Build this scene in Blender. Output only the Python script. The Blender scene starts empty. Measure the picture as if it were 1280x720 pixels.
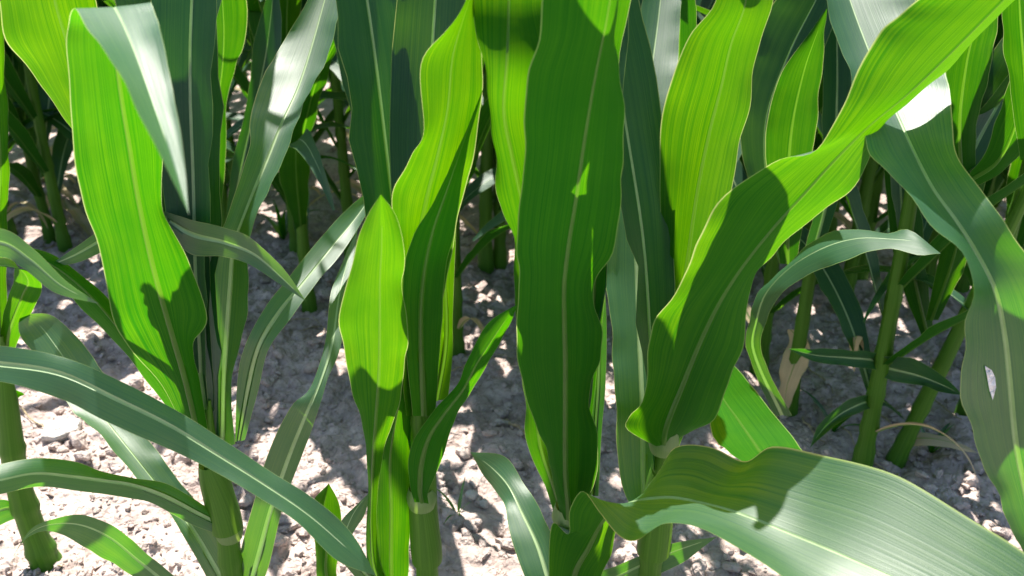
import bpy, math, random
import numpy as np
from mathutils import Vector, Matrix

# ------------------------------------------------------------------ camera, sky, sun, exposure
sc = bpy.context.scene
col = sc.collection
R = math.radians
CAM_H, PITCH, FPX = 0.85, R(25.0), 1110.0
cam = bpy.data.cameras.new('camera')
cam.sensor_width = 36.0
cam.lens = 36.0 * FPX / 1280.0
cam.clip_start, cam.clip_end = 0.01, 500.0
cam.dof.use_dof = True
cam.dof.focus_distance = 0.85
cam.dof.aperture_fstop = 9.0
co = bpy.data.objects.new('camera', cam)
co.location = (0, 0, CAM_H)
co.rotation_euler = (math.pi / 2 - PITCH, 0, 0)
col.objects.link(co)
sc.camera = co

SUN_EL, SUN_AZ = R(66.0), R(-11.0)          # azimuth from +Y, negative = left of the view
w = bpy.data.worlds.new('World')
sc.world = w
w.use_nodes = True
nt = w.node_tree
sky = nt.nodes.new('ShaderNodeTexSky')
sky.sky_type = 'NISHITA'
sky.sun_disc = False
sky.sun_elevation = SUN_EL
sky.sun_rotation = SUN_AZ
bg = nt.nodes['Background']
bg.inputs['Strength'].default_value = 0.08
nt.links.new(sky.outputs['Color'], bg.inputs['Color'])
sl = bpy.data.lights.new('sun', 'SUN')
sl.energy = 5.0
sl.angle = R(0.53)
sl.color = (1.0, 0.955, 0.87)
so = bpy.data.objects.new('sun', sl)
sdir = Vector((math.sin(SUN_AZ) * math.cos(SUN_EL), math.cos(SUN_AZ) * math.cos(SUN_EL), math.sin(SUN_EL)))
so.rotation_euler = sdir.to_track_quat('Z', 'Y').to_euler()
so.location = sdir * 20
col.objects.link(so)
vs = sc.view_settings
vs.view_transform = 'Standard'
vs.look = 'None'
vs.exposure = 1.45
vs.gamma = 1.0
vs.use_curve_mapping = False
cy = sc.cycles
cy.use_denoising = True
cy.max_bounces = 10
cy.diffuse_bounces = 5
cy.transmission_bounces = 8
cy.glossy_bounces = 3

rng = random.Random(11)
nrng = np.random.default_rng(5)

# ------------------------------------------------------------------ geometry helpers
CP, SP = math.cos(PITCH), math.sin(PITCH)

def ray(px, py):
    dx, dy = (px - 640.0) / FPX, (360.0 - py) / FPX
    return np.array([dx, CP + SP * dy, -SP + CP * dy])

def at(px, py, Y):
    """point of the plane y = Y seen at that place of the photograph"""
    d = ray(px, py)
    p = d * (Y / d[1])
    return np.array([p[0], p[1], CAM_H + p[2]])

def on_ground(px, py):
    d = ray(px, py)
    p = d * (-CAM_H / d[2])
    return float(p[0]), float(p[1])

def mesh_from(name, verts, faces, mats, mat_idx=None, uvs=None, smooth=True):
    me = bpy.data.meshes.new(name)
    me.from_pydata([tuple(map(float, v)) for v in verts], [], [tuple(f) for f in faces])
    for m in mats:
        me.materials.append(m)
    if mat_idx is not None:
        me.polygons.foreach_set('material_index', mat_idx)
    if uvs is not None:
        ul = me.uv_layers.new(name='UVMap')
        li = np.empty(len(me.loops), dtype=np.int32)
        me.loops.foreach_get('vertex_index', li)
        ul.data.foreach_set('uv', np.asarray(uvs, dtype=np.float32)[li].ravel())
    if smooth:
        me.polygons.foreach_set('use_smooth', [True] * len(me.polygons))
    me.update()
    return me

def link(name, me, parent=None, loc=(0, 0, 0)):
    o = bpy.data.objects.new(name, me)
    col.objects.link(o)
    o.location = loc
    if parent is not None:
        o.parent = parent
    return o

def tag(o, label=None, cat=None, group=None, kind=None):
    if label: o['label'] = label
    if cat: o['category'] = cat
    if group: o['group'] = group
    if kind: o['kind'] = kind
    return o

def catmull(P, n):
    """Catmull-Rom through the rows of P (k, m), resampled to n rows evenly by chord of the middle columns"""
    P = np.asarray(P, float)
    k = len(P)
    mid = P[:, 3:6] if P.shape[1] >= 6 else P[:, :3]
    seg = np.linalg.norm(np.diff(mid, axis=0), axis=1) ** 0.7 + 1e-4
    t = np.concatenate([[0], np.cumsum(seg)])
    T = np.linspace(0, t[-1], n)
    m = np.zeros_like(P)
    m[1:-1] = (P[2:] - P[:-2]) / (t[2:] - t[:-2])[:, None]
    m[0] = (P[1] - P[0]) / (t[1] - t[0])
    m[-1] = (P[-1] - P[-2]) / (t[-1] - t[-2])
    i = np.clip(np.searchsorted(t, T, side='right') - 1, 0, k - 2)
    h = (t[i + 1] - t[i])[:, None]
    s = ((T - t[i]) / (t[i + 1] - t[i]))[:, None]
    s2, s3 = s * s, s * s * s
    return (2 * s3 - 3 * s2 + 1) * P[i] + (s3 - 2 * s2 + s) * h * m[i] + (-2 * s3 + 3 * s2) * P[i + 1] + (s3 - s2) * h * m[i + 1]

# value noise for terrain and shapes
_lat = nrng.random((256, 256))
def vnoise(x, y):
    xi, yi = np.floor(x).astype(int), np.floor(y).astype(int)
    fx, fy = x - xi, y - yi
    fx, fy = fx * fx * (3 - 2 * fx), fy * fy * (3 - 2 * fy)
    a, b = _lat[xi % 256, yi % 256], _lat[(xi + 1) % 256, yi % 256]
    c, d = _lat[xi % 256, (yi + 1) % 256], _lat[(xi + 1) % 256, (yi + 1) % 256]
    return (a * (1 - fx) + b * fx) * (1 - fy) + (c * (1 - fx) + d * fx) * fy

def soil_height(x, y):
    x, y = np.asarray(x, float), np.asarray(y, float)
    h = 0.030 * (vnoise(x * 2.3 + 7, y * 2.3) - 0.5)
    h = h + 0.022 * (vnoise(x * 9 + 3, y * 9 + 31) - 0.5)
    near = np.clip(1.5 - (np.hypot(x, y) - 4) / 6, 0, 1)
    r = np.abs(vnoise(x * 26 + 1.7, y * 26 + 9) - 0.5) * 2
    h = h + near * 0.018 * r
    h = h + near * 0.012 * (vnoise(x * 61 + 4, y * 61 + 2) - 0.5)
    h = h + near * 0.005 * (vnoise(x * 118 + 41, y * 118 + 22) - 0.5)
    return h

# ------------------------------------------------------------------ materials
def new_mat(name):
    m = bpy.data.materials.new(name)
    m.use_nodes = True
    t = m.node_tree
    t.nodes.clear()
    return m, t, t.nodes, t.links

def leaf_mat(name, upper, under, trans_a, trans_b, tfac=0.36, rough=0.45, stripe=1.0, sheen=1.0):
    m, t, N, L = new_mat(name)
    out = N.new('ShaderNodeOutputMaterial')
    uv = N.new('ShaderNodeTexCoord')
    sep = N.new('ShaderNodeSeparateXYZ'); L.new(uv.outputs['UV'], sep.inputs[0])
    info = N.new('ShaderNodeObjectInfo')
    def stretched(su, sv, detail):
        mp = N.new('ShaderNodeMapping'); mp.inputs['Scale'].default_value = (su, sv, 1)
        L.new(uv.outputs['UV'], mp.inputs['Vector'])
        addv = N.new('ShaderNodeVectorMath'); addv.operation = 'ADD'
        L.new(mp.outputs[0], addv.inputs[0])
        cmb = N.new('ShaderNodeCombineXYZ'); 
        mul = N.new('ShaderNodeMath'); mul.operation = 'MULTIPLY'; mul.inputs[1].default_value = 37.0
        L.new(info.outputs['Random'], mul.inputs[0]); L.new(mul.outputs[0], cmb.inputs[2])
        L.new(cmb.outputs[0], addv.inputs[1])
        nz = N.new('ShaderNodeTexNoise'); nz.inputs['Scale'].default_value = 1.0; nz.inputs['Detail'].default_value = detail
        L.new(addv.outputs[0], nz.inputs['Vector'])
        return nz.outputs['Fac']
    veins = stretched(46, 2.5, 2)
    fine = stretched(150, 5.0, 1)
    blot = stretched(3.0, 22, 3)
    # edge mask: pale margin
    ab = N.new('ShaderNodeMath'); ab.operation = 'MULTIPLY_ADD'; ab.inputs[1].default_value = 2.0; ab.inputs[2].default_value = -1.0
    L.new(sep.outputs[0], ab.inputs[0])
    ab2 = N.new('ShaderNodeMath'); ab2.operation = 'ABSOLUTE'; L.new(ab.outputs[0], ab2.inputs[0])
    edge = N.new('ShaderNodeMapRange'); edge.inputs['From Min'].default_value = 0.975; edge.inputs['From Max'].default_value = 0.992
    L.new(ab2.outputs[0], edge.inputs['Value'])
    vsum = N.new('ShaderNodeMath'); vsum.operation = 'MULTIPLY_ADD'; vsum.inputs[1].default_value = 0.55
    L.new(fine, vsum.inputs[0]); 
    v1 = N.new('ShaderNodeMath'); v1.operation = 'MULTIPLY'; v1.inputs[1].default_value = 0.45; L.new(veins, v1.inputs[0])
    L.new(v1.outputs[0], vsum.inputs[2])
    vr = N.new('ShaderNodeMapRange'); vr.inputs['From Min'].default_value = 0.35; vr.inputs['From Max'].default_value = 0.65
    L.new(vsum.outputs[0], vr.inputs['Value'])
    def mix(a, b, fac):
        mx = N.new('ShaderNodeMix'); mx.data_type = 'RGBA'
        for s, v in ((6, a), (7, b)):
            if isinstance(v, tuple): mx.inputs[s].default_value = (*v, 1)
            else: L.new(v, mx.inputs[s])
        if isinstance(fac, float): mx.inputs[0].default_value = fac
        else: L.new(fac, mx.inputs[0])
        return mx.outputs[2]
    geo = N.new('ShaderNodeNewGeometry')
    up2 = tuple(min(1, c * (1.0 + 0.22 * stripe)) for c in upper)
    un2 = tuple(min(1, c * (1.0 + 0.35 * stripe)) for c in under)
    cu = mix(upper, up2, vr.outputs[0]); cn = mix(under, un2, vr.outputs[0])
    base = mix(cu, cn, geo.outputs['Backfacing'])
    base = mix(base, (0.13, 0.24, 0.05), edge.outputs[0])
    tr = mix(trans_a, trans_b, vr.outputs[0])
    bl = N.new('ShaderNodeMapRange'); bl.inputs['From Min'].default_value = 0.35; bl.inputs['From Max'].default_value = 0.7
    bl.inputs['To Max'].default_value = 0.45; L.new(blot, bl.inputs['Value'])
    tr = mix(tr, trans_a, bl.outputs[0])
    tr = mix(tr, (0.75, 0.85, 0.30), edge.outputs[0])
    hsv = N.new('ShaderNodeHueSaturation')
    hr = N.new('ShaderNodeMapRange'); hr.inputs['To Min'].default_value = 0.480; hr.inputs['To Max'].default_value = 0.503
    L.new(info.outputs['Random'], hr.inputs['Value']); L.new(hr.outputs[0], hsv.inputs['Hue']); L.new(tr, hsv.inputs['Color'])
    bump = N.new('ShaderNodeBump'); bump.inputs['Strength'].default_value = 0.25; bump.inputs['Distance'].default_value = 0.0012
    L.new(vsum.outputs[0], bump.inputs['Height'])
    p = N.new('ShaderNodeBsdfPrincipled')
    L.new(base, p.inputs['Base Color'])
    rr = N.new('ShaderNodeMapRange'); rr.inputs['To Min'].default_value = rough - 0.05; rr.inputs['To Max'].default_value = rough + 0.14
    L.new(blot, rr.inputs['Value'])
    ro = N.new('ShaderNodeMath'); ro.operation = 'MULTIPLY_ADD'; ro.inputs[1].default_value = 0.14
    L.new(geo.outputs['Backfacing'], ro.inputs[0]); L.new(rr.outputs[0], ro.inputs[2]); L.new(ro.outputs[0], p.inputs['Roughness'])
    sp = N.new('ShaderNodeMapRange'); sp.inputs['To Min'].default_value = sheen; sp.inputs['To Max'].default_value = 0.12
    L.new(geo.outputs['Backfacing'], sp.inputs['Value']); L.new(sp.outputs[0], p.inputs['Specular IOR Level'])
    L.new(bump.outputs[0], p.inputs['Normal'])
    ts = N.new('ShaderNodeBsdfTranslucent')
    L.new(hsv.outputs[0], ts.inputs['Color'])
    ms = N.new('ShaderNodeMixShader'); ms.inputs[0].default_value = tfac
    L.new(p.outputs[0], ms.inputs[1]); L.new(ts.outputs[0], ms.inputs[2])
    L.new(ms.outputs[0], out.inputs['Surface'])
    return m

LEAF = leaf_mat('maize_leaf', (0.012, 0.056, 0.029), (0.008, 0.078, 0.002), (0.035, 0.33, 0.001), (0.22, 0.57, 0.001))
LEAF_BACK = leaf_mat('maize_leaf_darker', (0.012, 0.056, 0.026), (0.008, 0.062, 0.003), (0.02, 0.22, 0.001), (0.13, 0.40, 0.001), tfac=0.30, sheen=0.5)  # darker, less translucent and less glossy than the front leaf
LEAF_DRY = leaf_mat('maize_leaf_dry', (0.42, 0.34, 0.20), (0.46, 0.38, 0.24), (0.6, 0.45, 0.2), (0.75, 0.62, 0.32), tfac=0.3, rough=0.6)

def rib_mat():
    m, t, N, L = new_mat('midrib')
    out = N.new('ShaderNodeOutputMaterial')
    tc = N.new('ShaderNodeTexCoord')
    geo = N.new('ShaderNodeNewGeometry')
    nz = N.new('ShaderNodeTexNoise'); nz.inputs['Scale'].default_value = 60; nz.inputs['Detail'].default_value = 2
    L.new(tc.outputs['Object'], nz.inputs['Vector'])
    mx = N.new('ShaderNodeMix'); mx.data_type = 'RGBA'; L.new(geo.outputs['Backfacing'], mx.inputs[0])
    mx.inputs[6].default_value = (0.34, 0.45, 0.26, 1); mx.inputs[7].default_value = (0.040, 0.115, 0.010, 1)
    hs = N.new('ShaderNodeHueSaturation'); L.new(mx.outputs[2], hs.inputs['Color'])
    mr = N.new('ShaderNodeMapRange'); mr.inputs['To Min'].default_value = .7; mr.inputs['To Max'].default_value = 1.3
    L.new(nz.outputs['Fac'], mr.inputs['Value']); L.new(mr.outputs[0], hs.inputs['Value'])
    p = N.new('ShaderNodeBsdfPrincipled'); L.new(hs.outputs[0], p.inputs['Base Color']); p.inputs['Roughness'].default_value = .42
    ts = N.new('ShaderNodeBsdfTranslucent'); ts.inputs['Color'].default_value = (0.18, 0.44, 0.01, 1)
    ms = N.new('ShaderNodeMixShader'); ms.inputs[0].default_value = 0.36
    L.new(p.outputs[0], ms.inputs[1]); L.new(ts.outputs[0], ms.inputs[2]); L.new(ms.outputs[0], out.inputs['Surface'])
    return m
RIB = rib_mat()

def stalk_mat():
    m, t, N, L = new_mat('maize_stalk')
    out = N.new('ShaderNodeOutputMaterial')
    tc = N.new('ShaderNodeTexCoord')
    mp = N.new('ShaderNodeMapping'); mp.inputs['Scale'].default_value = (40, 3, 1); L.new(tc.outputs['UV'], mp.inputs['Vector'])
    nz = N.new('ShaderNodeTexNoise'); nz.inputs['Scale'].default_value = 1; nz.inputs['Detail'].default_value = 3; L.new(mp.outputs[0], nz.inputs['Vector'])
    cr = N.new('ShaderNodeValToRGB'); L.new(nz.outputs['Fac'], cr.inputs[0])
    cr.color_ramp.elements[0].position = 0.3; cr.color_ramp.elements[0].color = (0.032, 0.115, 0.006, 1)
    cr.color_ramp.elements[1].position = 0.75; cr.color_ramp.elements[1].color = (0.090, 0.225, 0.018, 1)
    bp = N.new('ShaderNodeBump'); bp.inputs['Strength'].default_value = 0.4; bp.inputs['Distance'].default_value = 0.001; L.new(nz.outputs['Fac'], bp.inputs['Height'])
    p = N.new('ShaderNodeBsdfPrincipled'); L.new(cr.outputs[0], p.inputs['Base Color']); p.inputs['Roughness'].default_value = 0.5; p.inputs['Specular IOR Level'].default_value = 0.25
    L.new(bp.outputs[0], p.inputs['Normal'])
    ts = N.new('ShaderNodeBsdfTranslucent'); ts.inputs['Color'].default_value = (0.3, 0.55, 0.03, 1)
    ms = N.new('ShaderNodeMixShader'); ms.inputs[0].default_value = 0.18
    L.new(p.outputs[0], ms.inputs[1]); L.new(ts.outputs[0], ms.inputs[2]); L.new(ms.outputs[0], out.inputs['Surface'])
    return m
STALK = stalk_mat()
COLLAR = leaf_mat('leaf_collar', (0.09, 0.19, 0.035), (0.09, 0.19, 0.035), (0.3, 0.5, 0.05), (0.45, 0.62, 0.1), tfac=0.25, rough=0.5)

def soil_mat(name, dark, light, scale=1.0):
    m, t, N, L = new_mat(name)
    out = N.new('ShaderNodeOutputMaterial')
    tc = N.new('ShaderNodeTexCoord')
    ge = N.new('ShaderNodeNewGeometry')
    def noise(s, d):
        n = N.new('ShaderNodeTexNoise'); n.inputs['Scale'].default_value = s * scale; n.inputs['Detail'].default_value = d
        n.inputs['Roughness'].default_value = 0.65
        L.new(ge.outputs['Position'], n.inputs['Vector']); return n.outputs['Fac']
    big, small, fine = noise(9, 4), noise(70, 5), noise(420, 4)
    a = N.new('ShaderNodeMath'); a.operation = 'MULTIPLY_ADD'; a.inputs[1].default_value = 0.5; L.new(big, a.inputs[0])
    b = N.new('ShaderNodeMath'); b.operation = 'MULTIPLY'; b.inputs[1].default_value = 0.5; L.new(small, b.inputs[0]); L.new(b.outputs[0], a.inputs[2])
    cr = N.new('ShaderNodeValToRGB'); L.new(a.outputs[0], cr.inputs[0])
    cr.color_ramp.elements[0].position = 0.36; cr.color_ramp.elements[0].color = (*dark, 1)
    cr.color_ramp.elements[1].position = 0.66; cr.color_ramp.elements[1].color = (*light, 1)
    b1 = N.new('ShaderNodeBump'); b1.inputs['Strength'].default_value = 0.7; b1.inputs['Distance'].default_value = 0.006; L.new(small, b1.inputs['Height'])
    vo = N.new('ShaderNodeTexVoronoi'); vo.inputs['Scale'].default_value = 95 * scale; vo.feature = 'F1'
    wz = N.new('ShaderNodeVectorMath'); wz.operation = 'MULTIPLY_ADD'; wz.inputs[1].default_value = (.02, .02, .02)
    nzc = N.new('ShaderNodeTexNoise'); nzc.inputs['Scale'].default_value = 60; L.new(ge.outputs['Position'], nzc.inputs['Vector'])
    L.new(nzc.outputs['Color'], wz.inputs[0]); L.new(ge.outputs['Position'], wz.inputs[2]); L.new(wz.outputs[0], vo.inputs['Vector'])
    b3 = N.new('ShaderNodeBump'); b3.inputs['Strength'].default_value = 0.8; b3.inputs['Distance'].default_value = 0.006; b3.invert = True
    L.new(vo.outputs['Distance'], b3.inputs['Height']); L.new(b1.outputs[0], b3.inputs['Normal'])
    b2 = N.new('ShaderNodeBump'); b2.inputs['Strength'].default_value = 0.6; b2.inputs['Distance'].default_value = 0.0015; L.new(fine, b2.inputs['Height']); L.new(b3.outputs[0], b2.inputs['Normal'])
    p = N.new('ShaderNodeBsdfPrincipled'); L.new(cr.outputs[0], p.inputs['Base Color']); p.inputs['Roughness'].default_value = 0.95
    p.inputs['Specular IOR Level'].default_value = 0.1
    L.new(b2.outputs[0], p.inputs['Normal']); L.new(p.outputs[0], out.inputs['Surface'])
    return m
SOIL = soil_mat('dry_soil', (0.27, 0.212, 0.195), (0.63, 0.51, 0.46))
CLOD = soil_mat('soil_clod', (0.32, 0.258, 0.235), (0.64, 0.53, 0.48), 1.3)
STONE = soil_mat('pale_stone', (0.42, 0.39, 0.36), (0.62, 0.59, 0.55), 1.0)
SUN_FLECK = soil_mat('painted_sun_fleck', (0.80, 0.83, 0.88), (0.88, 0.90, 0.94), 2.0)  # near-white colour stands for sunlight on the leaf
STRAW = soil_mat('straw', (0.35, 0.27, 0.16), (0.55, 0.46, 0.30), 2.0)

# ------------------------------------------------------------------ ground
def axis(lo_far, lo, hi, hi_far, step):
    inner = np.arange(lo, hi, step)
    def grow(start, end, sign):
        out, s, v = [], step, start
        while (v - end) * sign < 0:
            s *= 1.16; v += sign * s; out.append(v)
        return np.array(out)
    left = grow(lo, lo_far, -1)[::-1]
    right = grow(inner[-1], hi_far, 1)
    return np.concatenate([left, inner, right])
xs = axis(-150, -1.5, 1.5, 150, 0.0065)
ys = axis(-60, 0.55, 2.7, 300, 0.0065)
GX, GY = np.meshgrid(xs, ys)
GZ = soil_height(GX, GY)
nx, ny = len(xs), len(ys)
idx = np.arange(nx * ny).reshape(ny, nx)
F = np.stack([idx[:-1, :-1], idx[:-1, 1:], idx[1:, 1:], idx[1:, :-1]], -1).reshape(-1, 4)
gm = bpy.data.meshes.new('ground')
gm.vertices.add(nx * ny)
gm.vertices.foreach_set('co', np.stack([GX, GY, GZ], -1).astype(np.float32).ravel())
gm.loops.add(F.size); gm.loops.foreach_set('vertex_index', F.astype(np.int32).ravel())
gm.polygons.add(len(F)); gm.polygons.foreach_set('loop_start', np.arange(0, F.size, 4, dtype=np.int32))
gm.polygons.foreach_set('use_smooth', np.ones(len(F), dtype=bool))
gm.materials.append(SOIL)
gm.update(calc_edges=True); gm.validate()
tag(link('ground', gm), 'dry pinkish grey cracked field soil between the maize rows', 'soil', kind='structure')

# ------------------------------------------------------------------ leaf, midrib, stalk builders
def build_leaf(parent, base, S, mat, n=56, m=12, ripple=0.0015, rib=0.0027, name='leaf', seed=0, label=None, quad=0.55, ref=None, rib_len=0.93):
    """S: (k, 9) rows left edge, midrib, right edge in world space, base to tip. Upper face is on the +normal side."""
    r = random.Random(seed)
    G = catmull(S, n)
    Lp, Mp, Rp = G[:, 0:3], G[:, 3:6], G[:, 6:9]
    u = np.linspace(0, 1, m + 1)
    # denser towards the middle is not needed; blend a folded and a curved cross-section
    q0, q1, q2 = 2 * (u - .5) * (u - 1), -4 * u * (u - 1), 2 * u * (u - .5)
    l0, l1, l2 = np.clip(1 - 2 * u, 0, 1), 1 - np.abs(2 * u - 1), np.clip(2 * u - 1, 0, 1)
    c0, c1, c2 = [quad * q + (1 - quad) * l for q, l in ((q0, l0), (q1, l1), (q2, l2))]
    P = c0[None, :, None] * Lp[:, None] + c1[None, :, None] * Mp[:, None] + c2[None, :, None] * Rp[:, None]
    dv = np.gradient(P, axis=0); du = np.gradient(P, axis=1)
    Nn = np.cross(du, dv); Nn /= (np.linalg.norm(Nn, axis=2, keepdims=True) + 1e-9)
    v = np.concatenate([[0], np.cumsum(np.linalg.norm(np.diff(Mp, axis=0), axis=1))])
    wid = np.linalg.norm(Rp - Lp, axis=1)
    ph = [r.uniform(0, 6.28) for _ in range(6)]
    wv = np.zeros((n, m + 1))
    for s, k in ((0, 0), (1, 3)):
        side = np.clip((u - .5) * 2, 0, 1) if s else np.clip((.5 - u) * 2, 0, 1)
        f1, f2 = r.uniform(55, 85), r.uniform(130, 190)
        wave = np.sin(v * f1 + ph[k]) + 0.5 * np.sin(v * f2 + ph[k + 1])
        wv += wave[:, None] * (side ** 2)[None, :]
    env = np.clip(wid / 0.05, 0, 1) * np.clip(v / 0.08, 0, 1)
    wv += 0.35 * np.sin(v * 33 + ph[5])[:, None] * np.ones(m + 1)[None]
    P = P + Nn * (wv * env[:, None] * ripple)[:, :, None]
    P = P - np.asarray(base)[None, None]
    vid = np.arange(n * (m + 1)).reshape(n, m + 1)
    UV = np.stack([np.broadcast_to(u[None], (n, m + 1)), np.broadcast_to(v[:, None], (n, m + 1))], -1).reshape(-1, 2)
    Fc = np.stack([vid[:-1, :-1], vid[:-1, 1:], vid[1:, 1:], vid[1:, :-1]], -1)
    if rib:
        # the blade is split along the midrib; the rib itself fills the gap and the halves meet near the tip
        kk = max(4, int(n * rib_len)); h = m // 2
        c = P[:kk, h].copy(); nn = Nn[:kk, h]
        tt = np.linspace(0, 1, kk)
        hw = np.minimum(rib * (1.12 - tt), wid[:kk] * 0.2)
        hw[-1] = 0.0
        th = rib * 0.75 * (1.0 - tt)
        def toward(q):
            dd = q - c
            return dd / (np.linalg.norm(dd, axis=1, keepdims=True) + 1e-9)
        gl, gr = c + toward(P[:kk, h - 1]) * hw[:, None], c + toward(P[:kk, h + 1]) * hw[:, None]
        extra = np.arange(kk) + n * (m + 1)
        PV = np.concatenate([P.reshape(-1, 3), gr])
        PV[vid[:kk, h]] = gl
        UV = np.concatenate([UV, UV[vid[:kk, h]]])
        extra[-1] = vid[kk - 1, h]
        Fr = Fc.copy()
        Fr[:kk - 1, h, 0] = extra[:-1]; Fr[:kk - 1, h, 3] = extra[1:]
        PV = PV[:-1]; UV = UV[:-1]
        me = mesh_from(name, PV, Fr.reshape(-1, 4).tolist(), [mat], uvs=UV)
    else:
        me = mesh_from(name, P.reshape(-1, 3), Fc.reshape(-1, 4).tolist(), [mat], uvs=UV)
    o = link(name, me, parent)
    if label: o['label'] = label
    if rib:
        ring = np.stack([gl, (gl + c) / 2 - nn * (th * .75)[:, None], c - nn * th[:, None], (gr + c) / 2 - nn * (th * .75)[:, None], gr], 1)
        vi = np.arange(kk * 5).reshape(kk, 5)
        ff = np.stack([vi[:-1, :-1], vi[:-1, 1:], vi[1:, 1:], vi[1:, :-1]], -1).reshape(-1, 4)
        rm = mesh_from('midrib', ring.reshape(-1, 3), ff.tolist(), [RIB if mat is not LEAF_DRY else LEAF_DRY])
        link('midrib', rm, o)
    return o

def px_leaf(parent, base, rows, face, mat=None, seed=0, n=64, dl=0.0, dr=0.0, **kw):
    """rows: midrib x, y, Y | left x, y | right x, y [| dYl, dYr], read off the photograph with the distance Y of each station.
    face 'up': the upper side of the blade is turned to the viewer near its base; 'under': the underside."""
    S = []
    for rw in rows:
        if len(rw) == 3:
            p = at(*rw); S.append(np.concatenate([p, p, p])); continue
        a, b = (rw[7], rw[8]) if len(rw) > 7 else (dl, dr)
        S.append(np.concatenate([at(rw[3], rw[4], rw[2] + a), at(rw[0], rw[1], rw[2]), at(rw[5], rw[6], rw[2] + b)]))
    S = np.array(S)
    k = max(2, len(S) // 3)
    tot = 0.0
    eye = np.array([0, 0, CAM_H])
    for i in range(k):
        du = S[i, 6:9] - S[i, 0:3]; dv = S[i + 1, 3:6] - S[i, 3:6]
        tot += np.dot(np.cross(du, dv), eye - S[i, 3:6])
    if (tot > 0) != (face == 'up'):
        S = S[:, [6, 7, 8, 3, 4, 5, 0, 1, 2]]
    return build_leaf(parent, base, S, mat or LEAF, n=n, seed=seed, **kw)

def build_tube(name, parent, base, pts, radii, mat, sides=14, squash=1.0):
    pts = np.asarray(pts, float) - np.asarray(base)[None]
    n = len(pts)
    tg = np.gradient(pts, axis=0); tg /= np.linalg.norm(tg, axis=1, keepdims=True)
    ref = np.array([0.0, 1.0, 0.05])
    s1 = np.cross(tg, ref); s1 /= np.linalg.norm(s1, axis=1, keepdims=True)
    s2 = np.cross(tg, s1)
    a = np.linspace(0, 2 * math.pi, sides + 1)
    rad = np.asarray(radii)[:, None]
    V = pts[:, None] + s1[:, None] * (np.cos(a)[None] * rad)[:, :, None] + s2[:, None] * (np.sin(a)[None] * rad * squash)[:, :, None]
    v = np.concatenate([[0], np.cumsum(np.linalg.norm(np.diff(pts, axis=0), axis=1))])
    UV = np.stack([np.broadcast_to(a[None] / 6.2832, (n, sides + 1)), np.broadcast_to(v[:, None], (n, sides + 1))], -1).reshape(-1, 2)
    vi = np.arange(n * (sides + 1)).reshape(n, sides + 1)
    Fc = np.stack([vi[:-1, :-1], vi[:-1, 1:], vi[1:, 1:], vi[1:, :-1]], -1).reshape(-1, 4)
    me = mesh_from(name, V.reshape(-1, 3), Fc.tolist(), [mat], uvs=UV)
    return link(name, me, parent)

def stalk_radii(zs, r0, r1, top, nodes):
    t = np.clip(zs / top, 0, 1)
    r = r0 * (1 - t) + r1 * t
    r = r * (1 + 0.35 * np.exp(-(zs / 0.03) ** 2))
    for zn in nodes:
        r = r * (1 + 0.16 * np.exp(-((zs - zn) / 0.006) ** 2)) * (1 + 0.07 * (1 / (1 + np.exp(-(zs - zn) / 0.002))) * np.exp(-np.clip(zs - zn, 0, 1) / 0.06))
    return r

def px_stalk(parent, base, path, r0, r1, nodes):
    """path: pixels with distance, from low to high; carried straight down to the soil"""
    W = [at(*p) for p in path]
    W = [np.array([base[0], base[1], -0.03])] + W
    P = catmull(np.array(W), 60)
    return build_tube('stalk', parent, base, P, stalk_radii(P[:, 2], r0, r1, P[-1, 2], nodes) * np.clip((P[-1, 2] - P[:, 2]) / .09, .05, 1) ** .6, STALK)

def sheath(parent, base, p0, p1, r, open_az, n=14, sides=16, flare=0.70):
    """leaf sheath wrapped round the stalk, open along one side"""
    p0, p1 = np.asarray(p0, float), np.asarray(p1, float)
    ax = (p1 - p0) / np.linalg.norm(p1 - p0)
    s1 = np.cross(ax, [0, 1, 0]); s1 /= np.linalg.norm(s1); s2 = np.cross(ax, s1)
    V, UV = [], []
    Lh = np.linalg.norm(p1 - p0)
    for i in range(n):
        t = i / (n - 1)
        gap = 0.25 + 1.1 * t ** 2
        rr = r * (1 + 0.03 * math.sin(9 * t)) * (1 + (flare - 1) * t ** 4)
        for j in range(sides + 1):
            a = open_az + gap + (2 * math.pi - 2 * gap) * j / sides
            V.append(p0 + ax * (Lh * t * (1.0 + 0.05 * math.cos(a - open_az))) + s1 * (rr * math.cos(a)) + s2 * (rr * math.sin(a)) - np.asarray(base))
            UV.append((j / sides, t * Lh))
    vi = np.arange(n * (sides + 1)).reshape(n, sides + 1)
    Fc = np.stack([vi[:-1, :-1], vi[:-1, 1:], vi[1:, 1:], vi[1:, :-1]], -1).reshape(-1, 4)
    return link('sheath', mesh_from('sheath', V, Fc.tolist(), [STALK], uvs=UV), parent)

def plant_root(x, y, label, group=None):
    z = float(soil_height(x, y))
    e = bpy.data.objects.new('maize_plant', None)
    e.empty_display_size = 0.05
    e.location = (x, y, z)
    col.objects.link(e)
    tag(e, label, 'maize plant', group)
    return e, np.array([x, y, z])

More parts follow.
